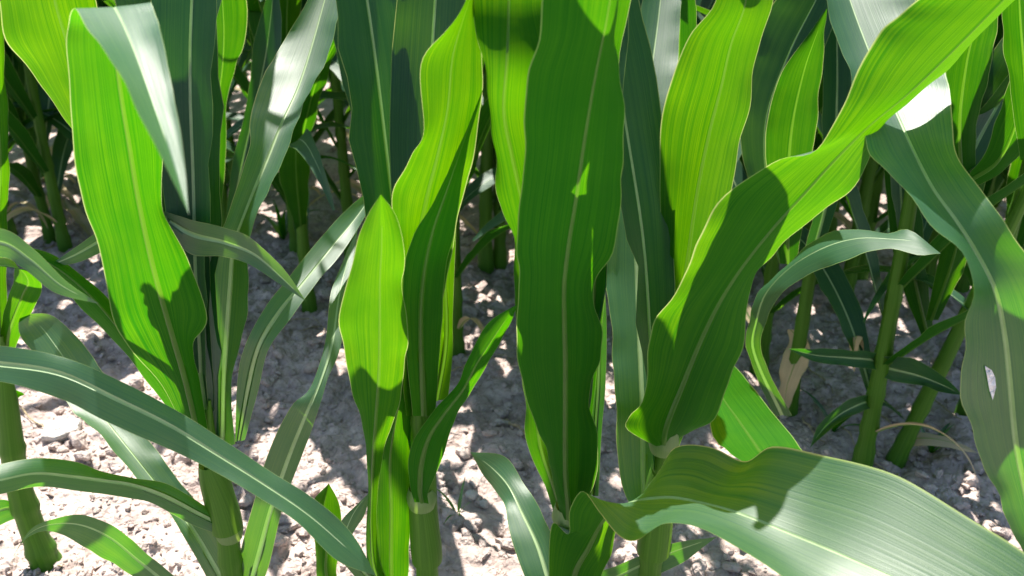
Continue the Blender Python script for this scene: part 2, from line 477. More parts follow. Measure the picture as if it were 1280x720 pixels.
# ------------------------------------------------------------------ front row, plant by plant
# --- plant with the leaf bent over at the top
p = at(290, 715, .70)
A, bA = plant_root(p[0], p[1], 'maize plant whose tallest broad leaf is bent sharply over with a glossy white flap')
px_stalk(A, bA, [(290, 715, .70), (283, 660, .70), (268, 590, .70), (262, 545, .70), (262, 500, .70)], .0125, .009, (.05, .13, .22, .36))
px_leaf(A, bA, [
    (250, 560, 0.682, 238, 562, 264, 560), (232, 480, 0.680, 208, 490, 248, 470), (215, 420, 0.675, 160, 434, 242, 428), (202, 375, 0.665, 141, 395, 259, 398), (189, 325, 0.650, 126, 322, 235, 325), (173, 250, 0.635, 104, 250, 204, 262), (161, 180, 0.620, 90, 180, 203, 192), (151, 120, 0.605, 87, 112, 200, 120), (144, 65, 0.594, 84, 55, 196, 60), (141, 25, 0.583, 86, 26, 192, 22), (141, 8, 0.565, 92, 11, 189, 4, -0.012, 0.004), (149, 20, 0.540, 100, 19, 193, 14, -0.030, 0.010), (166, 60, 0.500, 124, 56, 203, 45, -0.032, 0.010), (186, 115, 0.462, 156, 107, 214, 105, -0.028, 0.008), (208, 178, 0.425, 190, 172, 227, 172, -0.020, 0.005), (236, 268, 0.385)], 'under', dl=.012, dr=.010, seed=1, n=96, ripple=.0008)
px_leaf(A, bA, [(243, 540, .70, 236, 545, 250, 530), (200, 475, .70, 190, 484, 214, 466), (160, 425, .70, 143, 428, 172, 420),
    (118, 375, .70, 98, 380, 135, 375), (85, 345, .70, 68, 352, 98, 340), (55, 325, .70, 42, 332, 65, 318), (20, 305, .71)], 'under', dl=.01, dr=.01, seed=2)
px_leaf(A, bA, [(200, 265, .74, 195, 250, 205, 285), (160, 285, .73, 155, 270, 165, 300), (127, 300, .72, 124, 288, 130, 314),
    (95, 318, .71, 90, 312, 98, 328), (58, 334, .70)], 'up', seed=3)
px_leaf(A, bA, [(160, 300, 0.825, 140, 300, 185, 300), (118, 180, 0.820, 95, 170, 160, 180), (97, 105, 0.810, 46, 102, 142, 100), (83, 50, 0.800, 10, 52, 130, 50), (70, 5, 0.790, -2, 0, 120, 0), (58, -60, 0.780, -15, -60, 105, -60), (40, -150, 0.765, -10, -150, 75, -150), (15, -260, 0.750)], 'under', dl=.012, dr=.012, seed=4)
px_leaf(A, bA, [(225, 330, 0.880, 215, 330, 238, 330), (218, 200, 0.880, 198, 200, 236, 200), (212, 120, 0.875, 184, 120, 228, 122), (204, 70, 0.870, 178, 70, 219, 70), (199, 0, 0.860, 172, 0, 222, 0), (200, -80, 0.850, 175, -80, 222, -80), (205, -210, 0.830)], 'under', dl=.012, dr=.012, seed=5)
px_leaf(A, bA, [(278, 560, 0.705, 262, 560, 294, 555), (280, 480, 0.710, 258, 480, 289, 485), (284, 420, 0.720, 252, 420, 305, 415), (288, 360, 0.730, 252, 360, 310, 360), (292, 310, 0.740, 262, 312, 312, 300), (304, 272, 0.750, 280, 280, 325, 255), (334, 200, 0.800, 310, 190, 356, 200), (350, 160, 0.830, 312, 152, 367, 160), (373, 108, 0.880, 325, 105, 390, 110), (392, 50, 0.930, 350, 58, 416, 50), (406, 0, 0.970, 384, 0, 431, 0), (425, -70, 1.020, 405, -70, 452, -70), (460, -180, 1.100)], 'up', dl=-.008, dr=-.012, seed=6, n=80)
px_leaf(A, bA, [(298, 552, .70, 294, 552, 306, 550), (310, 485, .70, 297, 472, 323, 487), (324, 432, .70, 308, 428, 336, 436), (349, 390, .72, 333, 382, 365, 396),
    (380, 352, .75, 360, 348, 398, 350), (415, 308, .79, 400, 298, 430, 313), (448, 268, .84, 440, 256, 463, 258), (474, 230, .88)], 'up', seed=7)
px_leaf(A, bA, [(312, 735, .70, 296, 728, 330, 725), (322, 700, .70, 300, 692, 338, 700), (338, 640, .695, 318, 625, 354, 632), (361, 572, .69, 337, 562, 379, 566), (384, 515, .685, 364, 508, 398, 512),
    (401, 475, .70, 389, 482, 409, 475), (415, 430, .73, 406, 430, 425, 436), (424, 370, .78, 413, 370, 434, 370), (436, 320, .83, 427, 330, 444, 320),
    (447, 285, .87)], 'up', seed=8)
px_leaf(A, bA, [(205, 272, .725, 205, 264, 205, 285), (240, 293, .70, 236, 274, 238, 317), (280, 303, .68, 278, 284, 278, 321), (318, 318, .66, 315, 299, 311, 330),
    (350, 345, .645, 350, 330, 342, 350), (383, 377, .63)], 'up', seed=9)
px_leaf(A, bA, [(292, 664, .695, 297, 655, 282, 672), (250, 643, .68, 258, 633, 241, 656), (205, 620, .66, 212, 607, 196, 632), (165, 606, .645, 168, 597, 160, 622),
    (130, 601, .63, 132, 590, 125, 617), (90, 596, .61, 95, 578, 85, 613), (45, 592, .59, 50, 572, 40, 608), (0, 600, .57, 0, 580, 0, 618), (-60, 612, .55, -60, 596, -60, 628), (-130, 640, .53)],
    'up', seed=10, dl=.012, dr=.0)
px_leaf(A, bA, [(282, 735, .705, 266, 738, 298, 725), (268, 708, .708, 254, 714, 288, 698), (238, 658, .73, 212, 643, 258, 645), (200, 610, .76, 170, 595, 228, 606),
    (160, 560, .79, 120, 540, 195, 562), (125, 515, .83, 88, 508, 155, 512), (95, 470, .87, 60, 470, 125, 458), (68, 430, .90, 38, 437, 98, 424),
    (45, 403, .92, 24, 415, 62, 393), (24, 393, .92)], 'up', seed=11, n=70)
px_leaf(A, bA, [(285, 790, .72, 290, 780, 275, 800), (215, 735, .72, 222, 722, 195, 742), (172, 700, .72, 178, 688, 152, 712), (138, 672, .71, 148, 660, 118, 690), (100, 656, .70, 108, 645, 90, 675),
    (62, 656, .69, 66, 649, 58, 664), (36, 668, .685, 38, 662, 32, 674), (16, 696, .68)], 'up', seed=12)
sheath(A, bA, at(284, 660, .70), at(262, 575, .70), .0155, 4.2)

# --- plant with the narrow upright leaf in front
p = at(533, 715, .68)
B, bB = plant_root(p[0], p[1], 'maize plant with one narrow upright yellow green leaf in front of a tight whorl')
px_stalk(B, bB, [(534, 715, .68), (533, 640, .68), (530, 560, .68), (522, 480, .68), (520, 430, .68)], .0125, .009, (.06, .14, .25, .40))
px_leaf(B, bB, [(500, 760, 0.675, 490, 760, 508, 760), (470, 715, 0.665, 461, 715, 479, 715), (464, 660, 0.660, 458, 660, 471, 660), (465, 610, 0.655, 460, 610, 473, 610), (467, 565, 0.648, 458, 562, 480, 560), (470, 520, 0.638, 449, 520, 495, 520), (474, 460, 0.622, 434, 462, 506, 460), (475, 400, 0.605, 425, 400, 509, 408), (475, 350, 0.590, 433, 355, 503, 352), (477, 310, 0.575, 446, 305, 506, 318), (477, 275, 0.560, 459, 270, 497, 272), (476, 243, 0.545)], 'under', dl=.01, dr=.01, seed=21, n=80)
px_leaf(B, bB, [(495, 770, .675, 478, 770, 512, 770), (489, 720, .672, 470, 720, 510, 720), (489, 640, .67, 467, 640, 514, 640), (488, 570, .67, 470, 570, 514, 570), (498, 510, .67, 484, 510, 514, 505),
    (508, 450, .67, 496, 450, 520, 450), (515, 380, .665)], 'under', dl=.015, dr=.01, seed=22)
px_leaf(B, bB, [(518, 520, .68, 508, 520, 532, 520), (516, 430, .675, 500, 430, 545, 430), (520, 330, .665, 500, 315, 562, 330), (532, 255, .652, 490, 250, 578, 250),
    (548, 190, .642, 513, 194, 592, 190), (560, 135, .636, 530, 155, 603, 125), (566, 75, .632, 527, 82, 602, 70), (576, 35, .63, 556, 40, 598, 35), (590, -8, .625, 582, 0, 595, -10), (606, -60, .62)],
    'under', dl=-.012, dr=.012, seed=23, n=76)
px_leaf(B, bB, [(530, 520, .662, 516, 520, 544, 520), (526, 410, .655, 505, 410, 552, 410), (530, 345, .65, 505, 338, 556, 345), (541, 290, .648, 518, 290, 568, 292), (558, 240, .645, 547, 243, 574, 245),
    (577, 185, .64, 571, 190, 584, 188), (605, 108, .635)], 'under', dl=-.006, dr=.008, seed=24)
px_leaf(B, bB, [(527, 628, 0.656, 518, 628, 536, 630), (525, 612, 0.656, 513, 610, 535, 616), (527, 580, 0.651, 511, 575, 549, 582), (536, 548, 0.648, 519, 547, 562, 545), (554, 520, 0.643, 538, 517, 573, 517), (579, 487, 0.638, 572, 480, 592, 484), (596, 455, 0.633, 583, 453, 609, 455), (615, 425, 0.628, 598, 422, 626, 427), (632, 400, 0.623, 614, 400, 638, 404), (647, 380, 0.618)], 'under', dl=.008, dr=.008, seed=25)
px_leaf(B, bB, [(545, 500, .70, 535, 500, 560, 500), (556, 440, .70, 540, 445, 566, 440), (558, 400, .70, 540, 400, 566, 400), (556, 340, .70, 538, 340, 568, 340), (560, 280, .70, 552, 280, 570, 280), (566, 220, .70)], 'under', seed=26)
px_leaf(B, bB, [(505, 775, .70, 495, 770, 515, 780), (455, 715, .70, 445, 722, 462, 708), (430, 685, .71, 421, 690, 440, 672), (440, 645, .72, 425, 655, 455, 645), (465, 612, .73)], 'up', seed=27)
px_leaf(B, bB, [(470, 790, .735, 460, 790, 485, 790), (412, 730, .74, 400, 730, 425, 730), (408, 680, .745, 394, 680, 425, 680), (405, 635, .75, 388, 632, 425, 632), (411, 604, .755)], 'under', seed=28, dl=.01, dr=.01)
sheath(B, bB, at(534, 700, .68), at(527, 615, .68), .0150, 4.6)

# --- centre plant with the tall broad blade
p = at(712, 715, .645)
C, bC = plant_root(p[0], p[1], 'maize plant with the widest tall dark green blade standing straight up')
px_stalk(C, bC, [(712, 715, .648), (712, 660, .648), (710, 610, .648), (708, 540, .648)], .0135, .009, (.06, .15, .24, .34))
px_leaf(C, bC, [(711, 650, 0.626, 702, 650, 722, 650), (711, 632, 0.626, 697, 628, 730, 628), (708, 600, 0.627, 688, 590, 744, 605), (707, 550, 0.626, 679, 552, 746, 548), (707, 500, 0.624, 661, 503, 737, 497), (707, 450, 0.620, 646, 450, 748, 450), (706, 405, .615, 646, 405, 753, 412), (706, 355, .605, 649, 350, 743, 360), (712, 300, .60, 645, 312, 766, 308), (720, 250, .592, 650, 258, 777, 242), (728, 195, .585, 656, 200, 779, 195), (737, 140, .575, 654, 150, 778, 130), (746, 90, .565, 660, 92, 775, 80), (757, 35, .555, 675, 45, 771, 30), (765, -15, .55, 678, -15, 772, -20), (775, -100, .54, 690, -100, 795, -105), (790, -210, .53, 730, -210, 815, -210), (800, -330, .52)], 'under', dl=.012, dr=.022, seed=31, n=96)
px_leaf(C, bC, [(703, 640, .655, 692, 640, 714, 640), (692, 605, .658, 682, 610, 712, 605), (676, 555, .66, 658, 550, 712, 560), (672, 500, .66, 655, 492, 705, 500), (668, 420, .655, 648, 420, 738, 420), (664, 320, .65, 640, 302, 733, 320), (652, 250, .642, 621, 240, 731, 245), (640, 195, .636, 617, 185, 729, 190), (630, 140, .63, 614, 130, 728, 140), (634, 75, .62, 601, 70, 728, 75), (636, 0, .632, 590, 0, 695, 0), (640, -90, .63, 586, -90, 740, -90), (655, -200, .63, 586, -200, 762, -200), (662, -330, .63, 598, -330, 752, -330), (650, -480, .63)], 'under', dl=.010, dr=.012, seed=32, n=90)
px_leaf(C, bC, [(722, 600, .652, 715, 600, 730, 600), (735, 500, .655, 722, 500, 742, 500), (744, 300, .655, 728, 300, 762, 300), (750, 100, .65, 725, 100, 772, 100), (754, -60, .65, 712, -60, 798, -60),
    (757, -200, .645, 710, -200, 808, -200), (762, -350, .64, 718, -350, 802, -350), (768, -480, .63)], 'under', dl=.01, dr=.01, seed=37)  # added leaf, mostly out of view, to shade the broad blade in front
px_leaf(C, bC, [(740, 620, .67, 730, 620, 748, 620), (744, 540, .68, 736, 540, 752, 540), (748, 480, .69, 738, 480, 757, 480), (750, 400, .70, 742, 400, 758, 400), (752, 300, .71)], 'up', seed=33)
px_leaf(C, bC, [(712, 790, 0.628, 690, 790, 740, 790), (718, 720, 0.628, 686, 715, 752, 720), (736, 685, 0.628, 690, 655, 765, 690, 0, .01), (750, 658, 0.622, 711, 668, 771, 662, 0, .02), (762, 642, 0.615, 712, 638, 786, 637, -.01, .025), (775, 632, .61, 728, 613, 802, 617, -.015, .025), (795, 626, .60, 750, 641, 824, 590, -.03, .03), (815, 623, .59, 772, 669, 845, 559, -.045, .04), (842, 622, .575, 796, 676, 890, 559, -.045, .045), (880, 629, .555, 832, 653, 932, 577, -.035, .045), (925, 642, .53, 880, 662, 966, 558, -.035, .045), (990, 668, .50, 950, 703, 1040, 572, -.035, .04), (1060, 697, .465, 1020, 745, 1120, 594, -.03, .04), (1150, 737, .43, 1110, 790, 1200, 641, -.025, .035), (1260, 795, .39, 1225, 845, 1290, 698, -.02, .03), (1420, 880, .35, 1400, 920, 1430, 820, -.01, .01), (1560, 950, .32)],
    'under', seed=34, n=120, m=16, ripple=.0005, rib=.0026, quad=.8)
px_leaf(C, bC, [(712, 770, 0.660, 700, 770, 722, 765), (690, 735, 0.660, 665, 738, 706, 722), (672, 682, 0.690, 641, 680, 689, 668), (653, 642, 0.720, 633, 640, 673, 632), (636, 608, 0.750, 626, 622, 654, 603), (614, 584, 0.780, 606, 598, 630, 570), (588, 565, 0.800)], 'up', seed=35)
px_leaf(C, bC, [(712, 780, .68, 720, 790, 705, 770), (735, 742, .68, 745, 758, 728, 728), (790, 712, .67, 800, 726, 786, 700), (842, 690, .66, 852, 704, 836, 681), (896, 671, .65)], 'up', seed=36)
sheath(C, bC, at(712, 740, .648), at(711, 640, .648), .0160, 4.7)

# --- plant behind the centre with the curving leaf that reaches up to the right
p = at(815, 715, .66)
D, bD = plant_root(p[0], p[1], 'maize plant whose wavy lit leaf sweeps up and sideways above a clasping base')
px_stalk(D, bD, [(813, 715, .662), (818, 650, .662), (828, 590, .662), (833, 540, .662), (836, 480, .662)], .0120, .009, (.06, .15, .26, .42))
px_leaf(D, bD, [(830, 556, 0.643, 820, 558, 842, 552), (832, 540, 0.643, 784, 537, 868, 537), (838, 520, 0.644, 786, 522, 892, 524), (852, 485, 0.647, 803, 500, 907, 488, -0.010, 0.020), (875, 430, 0.650, 811, 445, 927, 440, -0.025, 0.030), (900, 378, 0.650, 819, 398, 936, 368, -0.025, 0.030), (930, 330, 0.650, 853, 352, 958, 328, -0.025, 0.030), (970, 280, 0.652, 872, 300, 988, 292, -0.030, 0.030), (1005, 243, 0.655, 895, 256, 1035, 262, -0.030, 0.030), (1042, 203, 0.660, 962, 208, 1072, 228, -0.030, 0.030), (1088, 157, 0.665, 1022, 183, 1096, 172, -0.030, 0.030), (1132, 120, 0.670, 1057, 128, 1137, 128, -0.030, 0.030), (1182, 72, 0.680, 1090, 50, 1187, 80, -0.030, 0.030), (1250, 5, 0.690, 1142, 6, 1256, 12, -0.030, 0.030), (1330, -70, 0.700, 1222, -70, 1336, -62, -0.030, 0.030), (1430, -150, 0.710, 1360, -160, 1436, -145, -0.030, 0.030), (1530, -220, 0.720)], 'under', dl=.0, dr=.03, seed=41, n=110)
px_leaf(D, bD, [(838, 560, 0.680, 830, 560, 848, 560), (845, 460, 0.690, 822, 460, 885, 460), (850, 400, 0.698, 830, 400, 892, 400), (860, 320, 0.702, 827, 310, 898, 320), (872, 240, 0.704, 825, 230, 913, 240), (888, 165, 0.703, 826, 155, 930, 165), (902, 110, 0.700, 840, 98, 940, 105), (914, 55, 0.694, 862, 45, 950, 55), (932, 0, 0.687, 895, 0, 963, 0), (930, -70, 0.690, 895, -70, 965, -70), (908, -150, 0.700, 882, -150, 932, -150), (885, -220, 0.710)], 'under', dl=.0, dr=.035, seed=42, n=84)
px_leaf(D, bD, [(806, 650, 0.680, 798, 650, 815, 650), (804, 600, 0.700, 777, 605, 818, 600), (802, 500, 0.730, 768, 495, 832, 500), (799, 420, 0.765, 766, 420, 832, 420), (796, 350, 0.800, 757, 350, 836, 350), (793, 260, 0.840, 768, 262, 838, 260), (800, 180, 0.890, 787, 190, 842, 180), (812, 100, 0.940, 794, 100, 846, 100), (822, 30, 0.990, 800, 30, 850, 30), (832, -60, 1.050, 812, -60, 855, -60), (845, -180, 1.120)],
    'up', dl=-.012, dr=-.008, seed=43, n=80)
px_leaf(D, bD, [(842, 640, 0.700, 830, 640, 850, 645), (900, 625, 0.710, 890, 645, 915, 610), (962, 590, 0.740, 938, 595, 1000, 585), (948, 562, 0.800, 905, 562, 998, 556), (925, 528, 0.880, 888, 535, 965, 515), (905, 500, 0.960, 890, 505, 938, 480), (890, 470, 1.030, 880, 470, 915, 455), (868, 420, 1.100)],
    'up', seed=44, dl=-.01, dr=-.01)
sheath(D, bD, at(816, 690, .662), at(829, 585, .662), .0155, 4.4)

# --- plant standing past the right edge, its big leaf leaning in
p = at(1335, 760, .62)
E, bE = plant_root(p[0], p[1], 'maize plant with a broad grey green leaf leaning in, pale midrib and a painted white sun fleck')
px_stalk(E, bE, [(1335, 760, .62), (1330, 700, .62), (1325, 600, .62), (1322, 500, .62), (1320, 400, .62)], .013, .009, (.06, .15, .26))
lf = px_leaf(E, bE, [(1320, 740, 0.615, 1300, 740, 1340, 730), (1292, 660, 0.600, 1266, 665, 1335, 640), (1272, 570, 0.585, 1226, 570, 1342, 550), (1263, 490, 0.575, 1202, 490, 1342, 480), (1255, 420, 0.570, 1205, 422, 1332, 420), (1243, 362, 0.570, 1216, 365, 1310, 360), (1220, 315, 0.585, 1203, 318, 1278, 310), (1195, 275, 0.600, 1168, 280, 1252, 272), (1166, 235, 0.630, 1127, 235, 1222, 232), (1142, 190, 0.670, 1089, 192, 1195, 190), (1116, 132, 0.720, 1072, 145, 1189, 130), (1090, 72, 0.770, 1060, 85, 1180, 80), (1062, 0, 0.830, 1030, 0, 1145, 0), (1040, -70, 0.890, 1008, -70, 1105, -70), (1005, -190, 0.980)], 'up', dl=-.02, dr=-.02, seed=51, n=100)
sheath(E, bE, at(1336, 770, .62), at(1330, 690, .62), .0160, 3.0)

# --- plant past the left edge with two leaves reaching in
p = at(-190, 700, .62)
G, bG = plant_root(p[0], p[1], 'maize plant with one long streaked leaf slanting low across the front')
px_stalk(G, bG, [(-190, 700, .62), (-190, 560, .62), (-185, 420, .62)], .013, .009, (.06, .15, .26))
px_leaf(G, bG, [(-185, 470, .62, -185, 455, -185, 485), (-100, 447, .60, -100, 425, -100, 470), (0, 455, .575, 0, 432, 0, 477), (75, 467, .565, 78, 446, 70, 497), (148, 500, .555, 152, 477, 138, 529),
    (213, 532, .55, 219, 512, 203, 558), (270, 567, .545, 279, 550, 258, 584), (330, 605, .54, 340, 590, 317, 618), (385, 643, .535, 396, 626, 371, 652), (432, 684, .53, 441, 668, 420, 700), (470, 720, .525)],
    'up', dl=.008, dr=-.008, seed=61, n=96)
px_leaf(G, bG, [(-180, 380, .63, -180, 370, -180, 395), (-90, 300, .615, -90, 280, -90, 320), (0, 303, .60, 0, 286, 0, 322), (37, 324, .59, 42, 311, 28, 334), (77, 357, .58, 82, 350, 70, 366), (124, 380, .57)],
    'up', seed=62)

# --- shorter plant at the left edge, its foot in view
gx, gy = on_ground(70, 716)
Fp, bF = plant_root(gx, gy, 'short maize plant with its foot on bare soil beside the plant with the bent leaf')
px_stalk(Fp, bF, [(52, 690, gy), (22, 600, gy), (6, 480, gy), (2, 420, gy)], .0165, .011, (.04, .11, .2))
px_leaf(Fp, bF, [(4, 450, .925, -8, 450, 14, 450), (12, 410, .92, 0, 415, 26, 418), (28, 370, .90, 10, 372, 46, 378), (35, 350, .87, 18, 345, 52, 355), (20, 335, .85, 15, 322, 36, 338), (-30, 330, .82)], 'under', seed=71, dl=.01, dr=.01)
px_leaf(Fp, bF, [(18, 560, .93, 10, 560, 24, 565), (12, 500, .93, -2, 505, 22, 500), (14, 485, .93, -5, 480, 28, 492), (-40, 470, .91)], 'under', seed=72)
px_leaf(Fp, bF, [(-2, 420, .93, -14, 420, 8, 420), (-4, 300, .92, -20, 300, 9, 300), (0, 200, .90, -25, 200, 11, 205), (-5, 120, .88, -40, 120, 9, 130), (-10, 20, .86, -45, 20, 2, 20), (-20, -80, .85)], 'under', seed=73, dl=.01, dr=.01)
px_leaf(Fp, bF, [(38, 650, .935, 30, 655, 44, 645), (10, 635, .92, 8, 625, 14, 650), (-30, 655, .9, -30, 640, -30, 675), (-80, 700, .88)], 'up', seed=74)

# pale leaf collars where blade and sheath meet
def collar(parent, base, px, py, Y, r):
    c = at(px, py, Y)
    zs = np.linspace(-.010, .012, 9)
    P = np.stack([np.full(9, c[0]), np.full(9, c[1]), c[2] + zs], 1)
    build_tube('collar', parent, base, P, r * (.97 + .09 * np.exp(-(zs / .006) ** 2) - .12 * (zs / .012) ** 2), COLLAR, sides=16)
collar(C, bC, 712, 645, .644, .0155)
collar(B, bB, 527, 622, .676, .0135)
collar(D, bD, 830, 552, .660, .0130)
collar(A, bA, 286, 662, .700, .0135)

# ------------------------------------------------------------------ free-standing maize plants: a few models, copied
def local_leaf(parent, z0, az, length, width, up0, droop, twist, mat, seed, n=26, m=6, rib=.0018, curl=.35, r_st=.009, rip=.002):
    """leaf in plant space: leaves the stalk at height z0, direction az, first inclination up0 above horizontal, bending by droop"""
    r = random.Random(seed)
    t = np.linspace(0, 1, 16)
    inc = up0 - droop * t ** r.uniform(1.3, 2.2)
    ds = length / 15
    azs = az + twist * 0.3 * t ** 2
    d = np.stack([np.cos(inc) * np.cos(azs), np.cos(inc) * np.sin(azs), np.sin(inc)], 1)
    Mp = np.concatenate([[[0, 0, 0]], np.cumsum(d[:-1] * ds, axis=0)]) + np.array([math.cos(az) * r_st * .5, math.sin(az) * r_st * .5, z0])
    sd = np.stack([-np.sin(azs), np.cos(azs), np.zeros_like(t)], 1)
    nn = np.cross(d, sd)
    roll = twist * t
    s = sd * np.cos(roll)[:, None] + nn * np.sin(roll)[:, None]
    nr = nn * np.cos(roll)[:, None] - sd * np.sin(roll)[:, None]
    wv = width * np.clip(0.32 + 2.6 * t, 0, 1) * np.clip((1.02 - t) / 0.62, 0, 1) ** 0.75
    cup = curl * (1 - .6 * t)
    off = s * (wv / 2)[:, None] * np.cos(cup)[:, None]
    rise = nr * (wv / 2 * np.sin(cup))[:, None]
    S = np.concatenate([Mp - off + rise, Mp, Mp + off + rise], 1)
    du, dv = S[3, 6:9] - S[3, 0:3], S[4, 3:6] - S[3, 3:6]
    if np.dot(np.cross(du, dv), nn[3]) < 0: S = S[:, [6, 7, 8, 3, 4, 5, 0, 1, 2]]
    return build_leaf(parent, (0, 0, 0), S, mat, n=n, m=m, ripple=rip, rib=rib, seed=seed, quad=.6)

def make_plant(seed, height=1.0, detail=1):
    r = random.Random(seed)
    e = bpy.data.objects.new('maize_plant', None)
    e.empty_display_size = 0.05
    col.objects.link(e)
    top = 0.62 * height
    nodes = [.03, .07, .13, .20, .29, .38, .47]
    zs = np.linspace(-.03, top, 46)
    lean = (r.uniform(-.03, .03), r.uniform(-.03, .03))
    P = np.stack([lean[0] * (zs / top) ** 2 * np.sign(zs), lean[1] * (zs / top) ** 2, zs], 1)
    build_tube('stalk', e, (0, 0, 0), P, stalk_radii(zs, .0125, .008, top, nodes), STALK, sides=10)
    az = r.uniform(0, 6.28)
    k = 10
    for i in range(k):
        t = i / (k - 1)
        z0 = .06 + (top - .05) * t ** 1.05
        length = (.30 + .42 * math.sin(math.pi * min(1, .12 + .62 * t))) * height * r.uniform(.9, 1.1)
        width = (.036 + .038 * math.sin(math.pi * (.1 + .6 * t))) * r.uniform(.9, 1.1)
        up0 = R(48 + 34 * t + r.uniform(-6, 6))
        droop = R(max(15, 125 - 95 * t) + r.uniform(-20, 20))
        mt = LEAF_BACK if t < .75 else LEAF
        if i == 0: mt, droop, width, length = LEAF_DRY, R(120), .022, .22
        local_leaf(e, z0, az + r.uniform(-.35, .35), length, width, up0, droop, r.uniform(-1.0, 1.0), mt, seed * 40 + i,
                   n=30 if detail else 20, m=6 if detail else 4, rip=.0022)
        az += math.pi
    return e

def copy_plant(src, loc, rz, s, label, group):
    c = src.copy(); col.objects.link(c)
    c.location = loc; c.rotation_euler = (0, 0, rz); c.scale = (s, s, s)
    tag(c, label, 'maize plant', group)
    for ch in list(src.children):
        d = ch.copy(); col.objects.link(d); d.parent = c
        for g in ch.children:
            h = g.copy(); col.objects.link(h); h.parent = d
    return c

protos = [make_plant(100 + i) for i in range(6)]
used = [False] * 6
def place(i, x, y, rz, s, label, group):
    i %= 6
    z = float(soil_height(x, y))
    if not used[i]:
        used[i] = True
        o = protos[i]; o.location = (x, y, z); o.rotation_euler = (0, 0, rz); o.scale = (s, s, s)
        tag(o, label, 'maize plant', group); return o
    return copy_plant(protos[i], (x, y, z), rz, s, label, group)

ROW2 = 'maize plants of the second row'
second = [  # foot in the photograph, model, turn, size, label
    (1076, 588, 0, 0.4, 1.00, 'second row maize plant with a thick straight green stalk near the big pale leaf'),
    (948, 470, 2, 1.0, 1.0, 'second row maize plant directly behind the base of the sweeping wavy leaf'),
    (1225, 470, 3, 2.6, 1.0, 'second row maize plant behind the leaning grey green leaf'),
    (572, 442, 4, .9, .95, 'second row maize plant seen dark in the gap beside the widest blade'),
    (388, 396, 5, .2, 1.0, 'second row maize plant rising between the bent leaf plant and the narrow upright leaf'),
    (800, 430, 1, 1.3, 1.0, 'second row maize plant hidden behind the widest blade'),
    (372, 312, 0, 1.9, .95, 'slender maize plant standing behind the pale drooping leaf tip'),
    (62, 296, 2, .5, .95, 'maize plant with a stubby clasped foot and straw around it'),
    (14, 292, 3, 1.5, .95, 'maize plant with a thin dark stalk next to the stubby clasped one'),
]
for px, py, i, rz, s, lab in second:
    x, y = on_ground(px, py)
    place(i, x, y, rz, s, lab, ROW2)

# upper leaves of the front plants, rising out of their whorls above the picture; added to shade the leaves below
r = random.Random(5)
for k, (e, z0, azs) in enumerate(((A, .36, (88, 99, 70)), (B, .36, (112, 74)), (C, .36, (104, 84)), (D, .36, (126,)), (E, .40, (88, 40)), (G, .40, (120, 150)), (Fp, .30, (70, 20, 110)))):
    for j, az in enumerate(azs):
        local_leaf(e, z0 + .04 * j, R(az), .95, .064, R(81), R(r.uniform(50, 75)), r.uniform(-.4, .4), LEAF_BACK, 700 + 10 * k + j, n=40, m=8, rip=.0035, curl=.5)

# further leaves of second-row plants that show large between the front ones
def row2_leafy(px, py, label, leaves, r0=.012, lean=0.0, dry=()):
    x, y = on_ground(px, py)
    e, b = plant_root(x, y, label, ROW2)
    zs = np.linspace(-.03, .55, 40)
    build_tube('stalk', e, b, np.stack([x + lean * np.clip(zs, 0, 1), np.full(40, y), zs + b[2]], 1), stalk_radii(zs, r0, .008, .55, (.04, .1, .17, .26, .37)), STALK, sides=10)
    for k, (face, rows) in enumerate(leaves):
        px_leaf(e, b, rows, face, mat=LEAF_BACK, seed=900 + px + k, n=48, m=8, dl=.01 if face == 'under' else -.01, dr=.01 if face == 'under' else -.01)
    for k, rows in enumerate(dry):
        px_leaf(e, b, rows, 'under', mat=LEAF_DRY, seed=950 + px + k, n=36, m=8, dl=.015, dr=-.012, name='withered_leaf', ripple=.004, rib=.0014)
    return e
row2_leafy(268, 440, 'second row maize plant with dark twisted leaves behind the glossy flap', [
    ('under', [(262, 330, 1.40, 256, 330, 270, 330), (266, 200, 1.36, 258, 200, 282, 200), (272, 130, 1.34, 264, 130, 284, 125), (278, 85, 1.32, 260, 85, 296, 80), (280, 40, 1.30, 252, 40, 307, 45), (278, 0, 1.28, 251, 0, 308, 0), (275, -100, 1.24)]),
    ('under', [(255, 330, 1.42, 250, 330, 262, 330), (240, 200, 1.42, 228, 200, 256, 200), (236, 100, 1.40, 218, 100, 256, 100), (234, 0, 1.38, 215, 0, 252, 0), (230, -100, 1.36)]),
    ('up', [(285, 320, 1.42, 280, 320, 292, 320), (300, 220, 1.45, 288, 220, 312, 220), (322, 120, 1.5, 310, 120, 338, 120), (335, 50, 1.52, 318, 50, 352, 50), (345, -40, 1.55)])])
row2_leafy(508, 470, 'second row maize plant with a tall half lit blade beside the tight whorl', [
    ('under', [(508, 330, 1.28, 500, 330, 516, 330), (505, 215, 1.24, 496, 215, 524, 215), (500, 150, 1.21, 474, 145, 529, 150), (497, 90, 1.19, 466, 90, 530, 90), (497, 40, 1.17, 458, 40, 530, 40), (495, 0, 1.15, 452, 0, 530, 0), (490, -90, 1.10, 450, -90, 525, -90), (480, -200, 1.06)]),
    ('up', [(505, 320, 1.3, 498, 320, 512, 320), (490, 240, 1.32, 470, 240, 505, 240), (470, 170, 1.35, 448, 170, 486, 170), (445, 90, 1.38, 425, 90, 466, 90), (432, 0, 1.42, 412, 0, 458, 0), (420, -80, 1.45)]),
    ('under', [(512, 320, 1.28, 505, 320, 520, 320), (535, 200, 1.3, 518, 200, 552, 200), (545, 100, 1.32, 520, 100, 570, 100), (552, 0, 1.34, 525, 0, 580, 0), (560, -120, 1.36)])])
